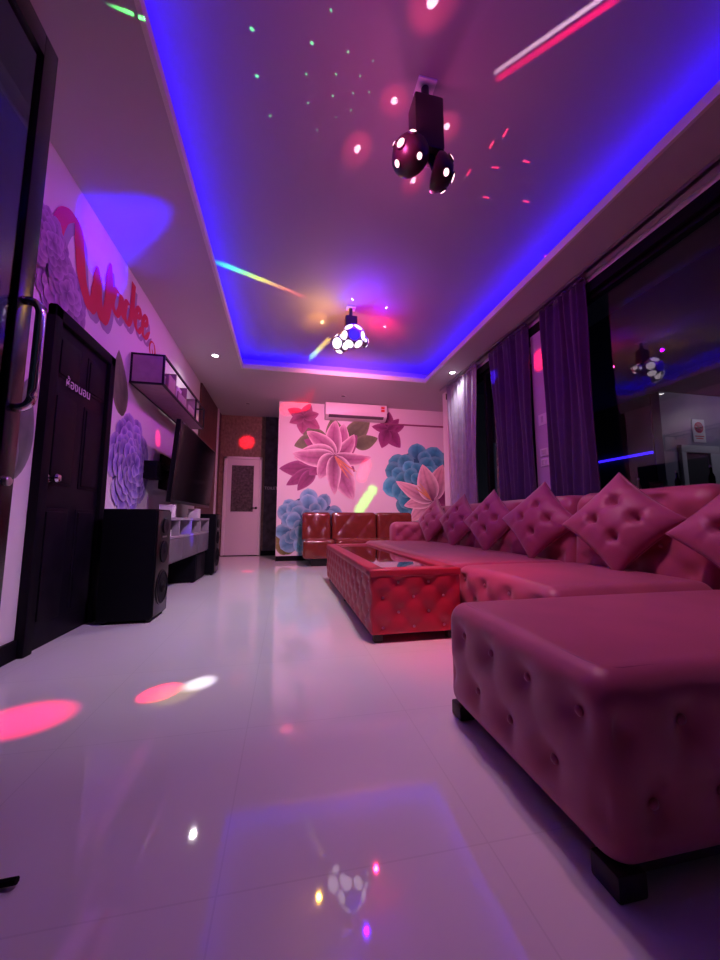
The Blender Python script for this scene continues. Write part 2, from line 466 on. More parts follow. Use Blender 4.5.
def catmull(P, n=8):
    P = [np.array(p, float) for p in P]; P = [2 * P[0] - P[1]] + P + [2 * P[-1] - P[-2]]; out = []
    for i in range(1, len(P) - 2):
        for k in range(n):
            t = k / n; a, b, c, d = P[i - 1:i + 3]
            out.append(.5 * ((2 * b) + (-a + c) * t + (2 * a - 5 * b + 4 * c - d) * t * t + (-a + 3 * b - 3 * c + d) * t ** 3))
    out.append(P[-2]); return np.array(out)
def stroke(P, wid, depth, off=(0, 0)):
    """painted brush stroke on the left wall: P = (y, z) points; returns verts, faces"""
    C_ = catmull(P) + np.array(off); n = len(C_); T = np.gradient(C_, axis=0); T /= np.linalg.norm(T, axis=1, keepdims=True) + 1e-9
    N = np.stack([-T[:, 1], T[:, 0]], 1)
    s = np.linspace(0, 1, n); ww = wid * (.45 + .75 * np.abs(T[:, 1]) ** 1.3) * np.clip(np.minimum(s, 1 - s) * 9 + .25, 0, 1)
    V = []; F = []
    for i in range(n):
        for sg in (1, -1): V.append((XL + depth + .0012 * i / n, *(C_[i] + N[i] * sg * ww[i] / 2)))
    for i in range(n - 1): F.append((2 * i, 2 * i + 1, 2 * i + 3, 2 * i + 2))
    return V, F
def smear(P, dy, dz): return [(a + dy, b + dz) for a, b in P]
STROKES = dict(
    W=[([(2.44, 2.47), (2.385, 2.53), (2.43, 2.67), (2.53, 2.745), (2.60, 2.70), (2.625, 2.60), (2.67, 2.44), (2.745, 2.33), (2.815, 2.285), (2.862, 2.42), (2.856, 2.64)], .075),
       ([(2.856, 2.64), (2.905, 2.40), (2.99, 2.295), (3.045, 2.45), (3.04, 2.80)], .075)],
    a=[([(3.23, 2.66), (3.155, 2.645), (3.115, 2.52), (3.19, 2.455), (3.25, 2.54), (3.262, 2.655), (3.295, 2.53), (3.36, 2.49)], .05)],
    d=[([(3.425, 2.69), (3.36, 2.66), (3.335, 2.55), (3.40, 2.495), (3.465, 2.60), (3.475, 2.92), (3.485, 2.72), (3.56, 2.545)], .052)],
    e=[([(3.575, 2.65), (3.66, 2.715), (3.632, 2.775), (3.571, 2.71), (3.565, 2.58), (3.64, 2.545), (3.72, 2.63)], .046)],
    e2=[([(3.745, 2.66), (3.835, 2.735), (3.805, 2.79), (3.74, 2.725), (3.735, 2.595), (3.81, 2.572), (3.92, 2.69)], .046)])
wl = thing('wall_lettering', 'red script lettering with grey shadows painted high on the left wall', 'lettering', (XL, 3.1, 2.5))
for key, sts in STROKES.items():
    V, F = [], []
    for q_, (P, wd) in enumerate(sts):
        v, f = stroke(P, wd * 1.35, .0042 + .0013 * q_); F += [tuple(i + len(V) for i in q) for q in f]; V += v
    lt = link('letter', mesh_np('letter', V, F), M['red'], wl)
    V, F = [], []
    for q_, (P, wd) in enumerate(sts):
        v, f = stroke(P, wd * 1.25, .0016 + .0001 * q_, (.055, -.045)); F += [tuple(i + len(V) for i in q) for q in f]; V += v
    link('letter_shadow', mesh_np('letter_shadow', V, F), M['shade'], lt)
V, F = stroke([(3.98, 2.45), (3.935, 2.54), (3.97, 2.61), (4.05, 2.62), (4.09, 2.54), (4.04, 2.50), (4.0, 2.55)], .028, .004)
v, f = stroke([(4.07, 2.60), (4.13, 2.50), (4.15, 2.42)], .022, .004); F += [tuple(i + len(V) for i in q) for q in f]; V += v
tag(link('wall_ornament', mesh_np('curl', V, F), M['redink'], origin=(XL, 4.0, 2.5)), 'thin painted curl above the wall shelf', 'painted ornament')

# ------------------------------------------------------------------ painted flowers
class Paint:
    def __init__(self, wall): self.V = []; self.F = []; self.C = []; self.wall = wall; self.layer = 0
    def _p(self, s, t):
        d = .0015 + .0005 * self.layer
        return (max(s, XA + .002), YM - d, t) if self.wall == 'back' else (XL + d, s, t)
    def petal(self, c, ang, L, W, base, mid, edge, bend=0., tip=.8, veins=0, shape=.75, nu=14, nv=10):
        a = math.radians(ang); i0 = len(self.V)
        for i in range(nu + 1):
            l = i / nu; prof = (math.sin(PI * min(1, l ** shape * .97 + .03))) ** tip
            aa = a + bend * l
            for j in range(nv + 1):
                w = j / nv * 2 - 1; x = L * l; y = w * W * .5 * prof
                s = c[0] + x * math.cos(aa) - y * math.sin(aa); t = c[1] + x * math.sin(aa) + y * math.cos(aa)
                self.V.append(self._p(s, t))
                k = min(1, l * 1.5); col = [base[q] * (1 - k) + mid[q] * k for q in range(3)]
                e = max(abs(w) ** 3, max(0, l - .8) * 4) ; e = min(1, e)
                col = [col[q] * (1 - e) + edge[q] * e for q in range(3)]
                if veins:
                    v = .5 + .5 * math.cos(w * PI * veins); v = v ** 4 * .55 * (1 - l * .6)
                    col = [col[q] * (1 - v) + base[q] * v for q in range(3)]
                self.C.append((*col, 1))
        for i in range(nu):
            for j in range(nv):
                p = i0 + i * (nv + 1) + j
                self.F.append((p, p + nv + 1, p + nv + 2, p + 1))
        self.layer += 1
    def done(self, name, label, cat, org, group=None):
        me = mesh_np(name, self.V, self.F)
        ca = me.color_attributes.new('Col', 'FLOAT_COLOR', 'POINT')
        for i, c in enumerate(self.C): ca.data[i].color = c
        return tag(link(name, me, M['paint'], origin=org), label, cat, group, 'thing')
    def peony(self, c, R, dark, mid, light, ry=1., n=(14, 12, 10, 7, 4)):
        self.petal((c[0] - R * .80, c[1]), 0, R * 1.6, R * 1.6 * ry, dark, [.6 * a + .4 * b for a, b in zip(dark, mid)], dark, 0, .5, 0, 1., 16, 12)
        for k, m_ in enumerate(n):
            rad = R * (1 - k / len(n)) * .78
            for q in range(m_):
                a = 360 * q / m_ + k * 17 + random.uniform(-10, 10); L = R * random.uniform(.40, .52) * (1 - .09 * k)
                s = c[0] + math.cos(math.radians(a)) * (rad - L * .45); t = c[1] + ry * math.sin(math.radians(a)) * (rad - L * .45)
                f = random.uniform(.75, 1.25)
                self.petal((s, t), a + random.uniform(-22, 22), L, L * random.uniform(.95, 1.3), [x * f for x in dark], [min(1, x * f) for x in mid], [min(1, x * f) for x in light], 0, .55, 2, .9, 8, 8)

LD, LM, LE = (.12, .015, .08), (.42, .15, .30), (.92, .74, .80)
GD, GM, GE = (.05, .075, .03), (.13, .19, .08), (.20, .26, .13)
PD, PM, PE = (.10, .012, .07), (.26, .04, .17), (.36, .10, .27)
BD, BM, BE = (.005, .08, .15), (.03, .36, .42), (.20, .68, .70)
p = Paint('back')
p.petal((.75, 2.25), 150, .60, .30, GD, GM, GE, .1, .8, 3); p.petal((.55, 2.30), 200, .45, .3, GD, GM, GE)
p.petal((1.15, 2.3), 45, .65, .4, GD, GM, GE, 0, .8, 3); p.petal((1.3, 2.2), 20, .5, .3, GD, GM, GE)
p.petal((.95, 2.2), 100, .55, .38, GD, GM, GE)
p.done('painted_leaves', 'green leaves painted behind the large pink lily', 'painted leaf', (.9, YM, 2.3))
p = Paint('back')
for a, L, W, b in ((172, .66, .34, .1), (203, .60, .26, .1), (225, .5, .25, .1)): p.petal((.52, 1.68), a, L, W, PD, PM, PE, b, .8, 3)
p.done('painted_leaves', 'dark plum leaves painted left of the large pink lily', 'painted leaf', (.2, YM, 1.6))
p = Paint('back'); p.layer = 5
for a, L, W in ((35, .62, .4), (80, .6, .4), (145, .66, .36), (185, .7, .4), (210, .62, .4), (-45, .5, .34), (-85, .72, .4)): p.petal((.90, 1.98), a, L, W, PD, PM, PE, .15, .8, 2)
for a, L, W, b in ((60, .62, .30, .25), (20, .55, .24, .5), (100, .66, .28, -.2), (128, .66, .28, .2), (170, .72, .34, .25), (196, .74, .30, -.3),
                   (-20, .68, .22, .35), (225, .50, .30, .2), (-72, .86, .40, .1), (-95, .70, .24, .1)):
    p.petal((.90, 1.98), a, L * 1.08, W * 1.22, LD, LM, LE, b, .7, 3)
for a in (-40, -52, -63): p.petal((.90, 1.98), a, .55, .035, (.5, .16, .06), (.62, .22, .10), (.75, .42, .2), .1)
p.done('painted_flower', 'large pink lily painted on the back wall under the air conditioner', 'painted flower', (.9, YM, 1.95))
p = Paint('back')
for a, L, W in ((80, .38, .22), (110, .36, .2), (10, .36, .2), (165, .34, .18), (-60, .44, .30), (-115, .40, .28), (40, .34, .18)): p.petal((1.98, 2.55), a, L, W, PD, PM, PE, .1, .8, 2)
p.done('painted_flower', 'dark plum flower painted right of the air conditioner', 'painted flower', (1.98, YM, 2.5))
p = Paint('back')
for a, L, W in ((60, .3, .22), (150, .34, .22), (-100, .34, .24), (-40, .38, .24), (200, .3, .2), (10, .3, .2)): p.petal((.30, 2.72), a, L, W, PD, (.34, .08, .2), LM, .1, .8, 2)
p.done('painted_flower', 'plum flower painted left of the air conditioner', 'painted flower', (.3, YM, 2.7))
p = Paint('back'); p.peony((.45, .66), .66, (.01, .10, .2), (.10, .36, .5), (.40, .68, .78), 1., (11, 9, 8, 6, 4))
p.done('painted_flower', 'pale blue peony painted behind the brown sofa', 'painted flower', (.43, YM, .72))
p = Paint('back'); p.peony((2.66, 1.52), .78, BD, BM, BE, 1., (11, 10, 8, 6, 4))
p.done('painted_flower', 'turquoise peony painted on the back wall near the curtain', 'painted flower', (2.6, YM, 1.5))
p = Paint('back'); p.layer = 70
for a, L, W, b in ((60, .7, .5, 0), (-20, .6, .6, 0), (30, .6, .5, 0)): p.petal((2.90, 1.16), a, L, W, PD, PM, PE, b)
for a, L, W, b in ((215, .62, .30, .1), (185, .60, .24, .1), (163, .82, .26, -.15), (78, .74, .34, -.1), (112, .72, .38, -.1)):
    p.petal((2.90, 1.14), a, L * 1.05, W * 1.2, LD, (.70, .42, .46), (.92, .76, .74), b, .8, 3)
for a in (120, 130, 140): p.petal((2.86, 1.14), a, .45, .03, (.5, .16, .06), (.62, .3, .10), (.75, .42, .2), .1)
p.done('painted_flower', 'pale lily painted over the turquoise peony', 'painted flower', (2.86, YM, 1.15))
p = Paint('back')
for a, L, W in ((100, .55, .22), (80, .5, .2), (115, .45, .2), (60, .4, .2), (130, .3, .16)): p.petal((.02, .12), a, L, W, (.08, .10, .02), (.24, .24, .07), (.34, .33, .12), .1, .8, 3)
p.done('painted_leaves', 'olive leaves painted at the foot of the back wall', 'painted leaf', (.0, YM, .3))
# left wall
VD, VM, VE = (.06, .03, .24), (.24, .17, .55), (.66, .58, .88)
p = Paint('left'); p.peony((3.67, 1.26), .44, VD, VM, VE, 1.05, (22, 20, 17, 14, 10, 6))
p.done('painted_flower', 'round violet hydrangea painted above the near speaker', 'painted flower', (XL, 3.67, 1.26))
p = Paint('left'); p.petal((3.45, 1.66), 112, .56, .30, GD, GM, GE, -.1, .8, 3)
p.done('painted_leaves', 'single green leaf painted beside the black door frame', 'painted leaf', (XL, 3.35, 1.9))
p = Paint('left'); p.peony((2.50, 2.20), .27, (.14, .06, .2), (.34, .2, .42), (.56, .40, .64), .9); p.peony((2.28, 2.38), .20, (.14, .06, .2), (.30, .16, .36), (.5, .35, .58), 1.)
p.done('painted_flower', 'mauve rose cluster painted over the black door', 'painted flower', (XL, 2.45, 2.2))
p = Paint('left')
for a, L, W in ((95, .8, .3), (75, .6, .25), (110, .6, .3)): p.petal((2.18, .95), a, L, W, (.06, .09, .06), (.16, .20, .16), (.24, .28, .24), .1, .8, 3)
p.done('painted_leaves', 'grey green leaves painted between the glass door and black door', 'painted leaf', (XL, 2.2, 1.3))

# ------------------------------------------------------------------ loudspeakers
def speaker():
    x0, x1, y0, y1, h = -.185, .185, -.165, .165, .83
    r = thing('loudspeaker', '', 'speaker')
    part('cabinet', G().box(x0, x1 - .012, y0, y1, 0.02, h, .006), M['blackwood'], r)
    part('front_baffle', G().box(x1 - .014, x1, y0 + .012, y1 - .012, .032, h - .012, .004), M['gloss_black'], r)
    for z, q in ((.23, .125),):
        w = part('woofer', G().lathe([(q, 0), (q, .008), (q * .9, .014), (q * .82, .006), (q * .35, -.02 + .025), (q * .3, .018), (.0005, .028)], (x1, 0, z), (1, 0, 0)), M['black'], r)
        part('woofer_ring', G().lathe([(q * 1.07, 0), (q * 1.07, .006), (q * .98, .009), (q * .98, 0)], (x1, 0, z), (1, 0, 0)), M['gloss_black'], w)
    part('midrange_driver', G().lathe([(.085, 0), (.085, .008), (.07, .012), (.03, .006), (.0005, .018)], (x1, 0, .50), (1, 0, 0)), M['black'], r)
    hn = part('tweeter_horn', G().lathe([(.062, 0), (.062, .012), (.052, .014), (.022, .003), (.0005, .008)], (x1, 0, .70), (1, 0, 0)), M['gloss_black'], r)
    part('trim_strip', G().box(x1, x1 + .005, -.05, .05, .612, .624, .002), M['steel'], r)
    for sx in (x0 + .04, x1 - .04):
        for sy in (y0 + .04, y1 - .04): part('foot', G().cyl((sx, sy, 0), (sx, sy, .022), .018), M['foot'], r)
    return r
spk = speaker(); spk.location = (-1.125, 3.14, 0); tag(spk, 'tall black speaker on the floor beside the black door', 'speaker', 'floor speakers')
s2 = copy_tree(spk); s2.location = (-1.125, 5.46, 0); tag(s2, 'tall black speaker at the far end of the media console', 'speaker', 'floor speakers')

# ------------------------------------------------------------------ media console, TV, shelf
mc = thing('media_console', 'grey and white wall hung console under the television', 'console', (XL + .2, 4.3, .3))
x0, x1, y0, y1 = XL + .002, -1.02, 3.40, 5.26
part('top_board', G().box(x0, x1, y0, y1, .745, .77, .003), M['boards'], mc)
part('middle_board', G().box(x0, x1, y0, y1, .575, .595, .003), M['boards'], mc)
part('back_panel', G().box(x0, x0 + .012, y0, y1, .595, .745), M['grey'], mc)
for y in (y0, 3.86, 4.32, 4.76, y1 - .022): part('divider', G().box(x0, x1 - .004, y, y + .022, .595, .745, .002), M['boards'], mc)
for k in range(3):
    ya = y0 + k * (y1 - y0) / 3; yb = ya + (y1 - y0) / 3
    d = part('drawer', G().box(x0, x1, ya + .004, yb - .004, .36, .572, .004), M['grey'], mc)
part('bottom_board', G().box(x0, x1 - .01, y0, y1, .345, .36, .002), M['grey'], mc)
def carton(name, label, cat, x, y, z, sx, sy, sz, m, grp=None, lidm=None):
    o = thing(name, label, cat, (x, y, z), grp)
    part('box_body', G().box(x - sx / 2, x + sx / 2, y - sy / 2, y + sy / 2, z, z + sz * .86, .004), m, o)
    part('box_lid', G().box(x - sx / 2 - .002, x + sx / 2 + .002, y - sy / 2 - .002, y + sy / 2 + .002, z + sz * .86, z + sz, .004), lidm or m, o)
    return o
carton('small_box', 'pale pink box on the console near the first speaker', 'box', -1.16, 3.93, .77, .12, .13, .13, M['card'], 'boxes on the media console')
carton('small_box', 'white box on the console under the far end of the television', 'box', -1.16, 5.02, .77, .12, .13, .12, M['card'], 'boxes on the media console')
carton('set_top_box', 'white set top box lying in the open console shelf', 'box', -1.14, 3.64, .595, .16, .2, .06, M['white_plastic'])
tvx, ty0, ty1, tz0, tz1 = -1.09, 3.82, 5.66, .92, 1.76
tv = thing('television', 'large black flat television tilted forward on the left wall', 'television', (tvx, 4.74, 1.34))
R = Matrix.Rotation(math.radians(4), 3, 'Y'); ab = (tvx, 4.74, 1.34)
part('screen_housing', G().box(tvx - .035, tvx + .012, ty0, ty1, tz0, tz1, .006, 2, R, ab), M['gloss_black'], tv)
part('screen', G().box(tvx + .012, tvx + .0145, ty0 + .018, ty1 - .018, tz0 + .03, tz1 - .018, 0, 2, R, ab), mat('dark_screen', (.001, .001, .002), .12, spec=.04), tv, False)
part('back_bulge', G().box(tvx - .075, tvx - .03, ty0 + .35, ty1 - .35, tz0 + .05, tz0 + .5, .012, 2, R, ab), M['black'], tv)
g = G(); g.box(XL + .001, XL + .025, 4.45, 5.05, 1.1, 1.5, .003); g.tube([(XL + .022, 4.6, 1.3), (XL + .17, 4.35, 1.3), (tvx - .06, 4.6, 1.3)], .02); g.tube([(XL + .022, 4.9, 1.3), (XL + .17, 5.15, 1.3), (tvx - .06, 4.9, 1.3)], .02)
part('wall_bracket', g, M['black'], tv)
fill_box = thing('dark_fill_box', 'squat black box added to fill the dark space under the media console', 'speaker', (-1.2, 5.0, 0))  # added black box, fills the shadowed space beside the far speaker
part('cabinet', G().box(-1.41, -1.05, 4.72, 5.24, .015, .33, .006), M['blackwood'], fill_box)
part('fill_box_front', G().box(-1.05, -1.043, 4.74, 5.22, .03, .315, .002), M['black'], fill_box)
for x in (-1.37, -1.09):
    for y in (4.76, 5.2): part('foot', G().cyl((x, y, 0), (x, y, .017), .018), M['foot'], fill_box)
# small wall speaker seen between hydrangea and TV
sb = thing('wall_speaker', 'small black box speaker on the wall beside the television', 'speaker', (XL, 3.98, 1.25))
part('speaker_body', G().box(XL + .03, XL + .16, 3.90, 4.08, 1.16, 1.34, .008), M['black'], sb)
part('speaker_cone', G().lathe([(.06, 0), (.06, .006), (.02, -.002 + .004), (.0005, .01)], (XL + .16, 3.99, 1.25), (1, 0, 0)), M['gloss_black'], sb)
part('speaker_bracket', G().box(XL, XL + .032, 3.96, 4.02, 1.2, 1.3, .003), M['black'], sb)
# hidden bulky corner shelf on the wall above it: shallow fabric canopy board
# wall shelf
sh = thing('wall_shelf', 'black framed wooden wall shelf with open cells above the television', 'shelf', (XL, 4.3, 2.0))
x0, x1, y0, y1, z0, z1 = XL + .012, -1.13, 3.50, 5.19, 1.985, 2.275
f = .018
g = G()
for x in (x0, x1 - f):
    for z in (z0, z1 - f): g.box(x, x + f, y0, y1, z, z + f)
for y in (y0, y1 - f):
    for z in (z0, z1 - f): g.box(x0 + f, x1 - f, y, y + f, z, z + f)
    for x in (x0, x1 - f): g.box(x, x + f, y, y + f, z0 + f, z1 - f)
g.box(x1 - f, x1, 4.72, 4.72 + f, z0 + f, z1 - f)
part('metal_frame', g, M['frame_black'], sh)
part('bottom_board', G().box(x0 + f, x1 - f, y0 + f, y1 - f, z0 + .002, z0 + .016), M['shelfwood'], sh)
part('end_panel', G().box(x0 + f, x1 - f, y0 + .004, y0 + .014, z0 + f, z1 - f), M['shelfwood'], sh)
part('wall_plate', G().box(XL, XL + .014, y0 + .05, y1 - .05, z0 + .05, z0 + .1), M['frame_black'], sh)
for y in (3.92, 4.33, 4.72): part('divider', G().box(x0 + f, x1 - f, y, y + .012, z0 + f, z1 - f), M['shelfwood'], sh)
for k, (ya, yb, za, zb) in enumerate(((3.70, 3.91, z0 + f, z0 + .19), (4.02, 4.32, z0 + f, z0 + .13), (4.42, 4.70, z0 + f, z0 + .12))):
    part('cell_front', G().box(x1 - f - .012, x1 - f, ya, yb, za, zb, .002), M['shelfwood'], sh)
for k, (lab, y, sz, m) in enumerate((('pale box in the near cell of the wall shelf', 3.66, .15, M['card']), ('pale box in the middle cell of the wall shelf', 4.2, .2, M['card']), ('cream box in the far cell of the wall shelf', 5.02, .16, M['cream']))):
    carton('shelf_box', lab, 'box', -1.26, y, z0 + .018, .14, .16, sz, m, 'boxes on the wall shelf')

# ------------------------------------------------------------------ upholstery
def feet(parent, pts, z1=.085, r=.035):
    for (x, y) in pts:
        g = G(); g.box(x - r, x + r, y - r, y + r, 0, z1, .006); part('foot', g, M['foot'], parent)
# near ottoman
ot = thing('ottoman', 'large rose tufted ottoman standing nearest on the tiles', 'ottoman', (1.35, 1.0, 0))
ox0, ox1, oy0, oy1, oz0, oz1 = .64, 2.12, .655, 1.405, .045, .425
A, B = .18, .31; v0 = .165
me = tufted(ox0, ox1, oy0, oy1, oz0, oz1, .065, {'-x': (A, B, 1.02, v0, .022, .004), '-y': (A, B, 1.3, v0, .022, .004)}, .012, .012)
body = link('upholstered_body', me, M['sofa'], ot, smooth=True)
for (u, v) in button_spots(1.02, v0, A, B, oy0, oy1, oz0, oz1, .06): add_button((ox0 + .020, u, v), (-1, 0, 0), ot, M['sofa'], .012)
for (u, v) in button_spots(1.3, v0, A, B, ox0, ox1, oz0, oz1, .06): add_button((u, oy0 + .020, v), (0, -1, 0), ot, M['sofa'], .012)
def loop_rect(x0, x1, y0, y1, z, r=.06, n=6):
    P = []
    for (cx, cy, a0) in ((x1 - r, y1 - r, 0), (x0 + r, y1 - r, 90), (x0 + r, y0 + r, 180), (x1 - r, y0 + r, 270)):
        for k in range(n + 1):
            a = math.radians(a0 + 90 * k / n); P.append((cx + r * math.cos(a), cy + r * math.sin(a), z))
    P.append(P[0]); return P
part('seam_piping', G().tube(loop_rect(ox0 + .05, ox1 - .05, oy0 + .05, oy1 - .05, oz1 - .0012, .05), .0022, 6), M['piping'], ot, True)
part('base_frame', G().box(ox0 + .05, ox1 - .05, oy0 + .03, oy1 - .03, .035, .07), M['foot'], ot)
feet(ot, [(x, y) for x in (ox0 + .05, ox1 - .1) for y in (oy0 + .05, oy1 - .04)], .05)

def sofa(name, label, y0, y1, arm=False):
    s = thing(name, label, 'sofa', (1.85, (y0 + y1) / 2, 0), 'rose sofa units along the windows')
    sx0, sx1, bx0, bx1 = 1.15, 2.12, 2.08, 2.50
    A, B = .24, .20; yc = (y0 + y1) / 2; v0 = .26
    me = tufted(sx0, sx1, y0, y1, .08, .44, .075, {'-x': (A, B, yc, v0, .020, .010)}, .018, .02)
    seat = link('seat', me, M['sofa'], s, smooth=True)
    for (u, v) in button_spots(yc, v0, A, B, y0, y1, .08, .44, .06): add_button((sx0 + .022, u, v), (-1, 0, 0), seat, M['button'], .011)
    A, B = .34, .28
    me = tufted(bx0, bx1, y0, y1, .08, .945, .10, {'-x': (A, B, yc, .74, .032, .020), '+z': (A, .3, yc, 2.32, .0, .0)}, .02)
    # lean the back
    for v in me.vertices: v.co.x += (v.co.z - .44) * .09
    back = link('backrest', me, M['sofa'], s, smooth=True)
    for (u, v) in button_spots(yc, .74, A, B, y0, y1, .45, .945, .07): add_button((bx0 + .035 + (v - .44) * .09, u, v), (-1, 0, 0), back, M['button'], .012)
    if arm:
        me = tufted(1.52, 2.18, y1 - .30, y1 - .02, .36, .72, .10, {'-y': (.24, .2, 1.85, .55, .02, .012)}, .018)
        a = link('armrest', me, M['sofa'], s, smooth=True)
        for (u, v) in button_spots(1.85, .55, .24, .2, 1.52, 2.18, .36, .72, .07): add_button((u, y1 - .30 + .022, v), (0, -1, 0), a, M['button'], .011)
    part('base_frame', G().box(sx0 + .06, bx1 - .06, y0 + .05, y1 - .05, .055, .1), M['foot'], s)
    feet(s, [(x, y) for x in (sx0 + .09, bx1 - .1) for y in (y0 + .1, y1 - .1)])
    return s
sofa('tufted_sofa', 'short rose tufted sofa unit behind the near ottoman', 1.42, 2.36)
sofa('tufted_sofa', 'long rose tufted sofa unit with an armrest behind the red table', 2.375, 5.32, True)

# brown leather sofa at the mural
bs = thing('leather_sofa', 'brown glossy leather sofa against the flower mural', 'sofa', (1.25, 6.35, 0))
part('plinth', G().box(.42, 2.2, 5.96, 6.7, 0, .12, .01), M['foot'], bs)
for (xa, xb) in ((.28, .80), (.81, 1.64), (1.65, 2.34)):
    me = tufted(xa, xb, 5.86, 6.48, .12, .43, .06, {'-y': (.30, .26, (xa + xb) / 2, .28, .006, .008)}, .03, .02)
    link('seat_cushion', me, M['brown'], bs, smooth=True)
    me = tufted(xa + .005, xb - .005, 6.42, 6.74, .36, .885, .06, {'-y': ((xb - xa) * .5, .5, (xa + xb) / 2, .40, .004, .018)}, .025)
    for v in me.vertices: v.co.y += (v.co.z - .4) * .12
    link('back_cushion', me, M['brown'], bs, smooth=True)

# table
tb = thing('coffee_table', 'long red tufted coffee table with a dark glass top', 'table', (.83, 3.4, 0))
tx0, tx1, ty0, ty1, tz0, tz1 = .515, 1.12, 2.20, 4.62, .048, .44
A, B = .20, .18
def frame_box(x0, x1, y0, y1, z0, z1):
    """tufted carcass with a recess for the glass"""
    me = tufted(x0, x1, y0, y1, z0, z1, .03, {'-x': (A, B, 3.41, .27, .014, .010), '-y': (A, B, .80, .27, .014, .010), '+x': (A, B, 3.41, .27, .014, .010)}, .0135)
    return me
link('carcass', frame_box(tx0, tx1, ty0, ty1, tz0, tz1 - .02), M['table'], tb, smooth=True)
g = G(); fr = .105
g.box(tx0 - .001, tx1 + .001, ty0 - .001, ty0 + fr, tz1 - .045, tz1 + .005, .014, 3); g.box(tx0 - .001, tx1 + .001, ty1 - fr, ty1 + .001, tz1 - .045, tz1 + .005, .014, 3)
g.box(tx0 - .001, tx0 + fr, ty0 + .03, ty1 - .03, tz1 - .045, tz1 + .005, .014, 3); g.box(tx1 - fr, tx1 + .001, ty0 + .03, ty1 - .03, tz1 - .045, tz1 + .005, .014, 3)
part('top_border', g, M['table'], tb, 50)
gp = part('glass_top', G().box(tx0 + fr - .01, tx1 - fr + .01, ty0 + fr - .01, ty1 - fr + .01, tz1 - .024, tz1 - .010), M['tglass'], tb, False)
for (u, v) in button_spots(3.41, .27, A, B, ty0, ty1, tz0, tz1 - .03, .04): add_button((tx0 + .016, u, v), (-1, 0, 0), tb, M['button'], .009)
for (u, v) in button_spots(.80, .27, A, B, tx0, tx1, tz0, tz1 - .03, .04): add_button((u, ty0 + .016, v), (0, -1, 0), tb, M['button'], .009)
feet(tb, [(x, y) for x in (tx0 + .06, tx1 - .06) for y in (ty0 + .06, 3.41, ty1 - .06)], .06, .028)

# cushions standing on a corner
def cushion():
    s, n = .245, 40
    def zt(u, v):
        t = ((1 - u ** 2) * (1 - v ** 2)) ** .42 * .105
        for bu in (-.36, .36):
            for bv in (-.36, .36):
                d2 = (u - bu) ** 2 + (v - bv) ** 2
                t -= .055 * math.exp(-d2 / .016) * 1.0
            t -= .016 * math.exp(-((u - bu) ** 2) / .004) * (1 - v * v) * (.35 + .65 * (abs(v) > .2))
            t -= .016 * math.exp(-((v - bu) ** 2) / .004) * (1 - u * u) * (.35 + .65 * (abs(u) > .2))
        return max(t, .003)
    us = [math.sin(PI / 2 * (-1 + 2 * i / n)) for i in range(n + 1)]
    V, F, idx = [], [], {}
    for side in (1, -1):
        for i, u in enumerate(us):
            for j, v in enumerate(us):
                ed = i in (0, n) or j in (0, n)
                k = (i, j, 0 if ed else side)
                if k in idx: continue
                x = u * s * (1 - .09 * (1 - v * v)); y = v * s * (1 - .09 * (1 - u * u))
                idx[k] = len(V); V.append((x, y, 0 if ed else side * zt(u, v)))
    def gi(i, j, side): return idx[(i, j, 0 if (i in (0, n) or j in (0, n)) else side)]
    for side in (1, -1):
        for i in range(n):
            for j in range(n):
                f_ = (gi(i, j, side), gi(i + 1, j, side), gi(i + 1, j + 1, side), gi(i, j + 1, side))
                F.append(f_ if side > 0 else f_[::-1])
    r = link('cushion', mesh_np('cushion', V, F), M['cushion'], smooth=True)
    P = []
    for (ax_, sgn) in (('v', -1), ('u', 1), ('v', 1), ('u', -1)):
        for k in range(16):
            q = -1 + 2 * k / 16
            if ax_ == 'v': u, v = (q if sgn < 0 else -q), sgn
            else: u, v = sgn, q if sgn > 0 else -q
            P.append((u * s * (1 - .09 * (1 - v * v)), v * s * (1 - .09 * (1 - u * u)), 0))
    P.append(P[0])
    part('piping', G().tube(P, .0055, 8), M['piping'], r, True)
    for bu in (-.36, .36):
        for bv in (-.36, .36):
            add_button((bu * s * .93, bv * s * .93, zt(bu, bv) + .004), (0, 0, 1), r, M['cushion'], .013)
    return r
cu0 = cushion()
def set_cushion(o, c, yaw, lean, roll=0, sc=1.):
    """c = centre; the cushion faces -X turned by yaw towards the camera, corner up"""
    n = Vector((-math.cos(math.radians(yaw)), -math.sin(math.radians(yaw)), 0))
    side = Vector((0, 0, 1)).cross(n).normalized()
    up = Vector((0, 0, 1))
    Rl = Matrix.Rotation(math.radians(-lean), 3, side)
    n, up = (Rl @ n), (Rl @ up)
    base = Matrix((side, up, n)).transposed()
    o.rotation_mode = 'QUATERNION'
    o.rotation_quaternion = (base @ Matrix.Rotation(math.radians(45 + roll), 3, 'Z')).to_quaternion()
    o.location = c; o.scale = (sc, sc, sc)
CU = [((2.02, 1.88, .735), 22, 20, 3, .98, 'nearest whole diamond cushion leaning on the short sofa unit'),
      ((2.03, 2.62, .745), 22, 18, -3, .98, 'diamond cushion second from the near window end, at the sofa joint'),
      ((2.03, 3.34, .74), 20, 18, 2, .98, 'middle diamond cushion in front of the purple curtain pair'),
      ((2.03, 4.02, .74), 18, 18, -2, .98, 'diamond cushion next to last before the sofa armrest'),
      ((2.02, 4.78, .745), 15, 18, 2, .98, 'diamond cushion standing against the far armrest'),
      ((2.06, 1.22, .70), 18, 22, 4, .98, 'cushion cut off by the frame edge behind the ottoman')]
for i, (c, yaw, lean, roll, sc, lab) in enumerate(CU):
    o = cu0 if i == 0 else copy_tree(cu0)
    set_cushion(o, Vector(c), yaw, lean, roll, sc); tag(o, lab, 'cushion', 'rose tufted cushions along the sofa')

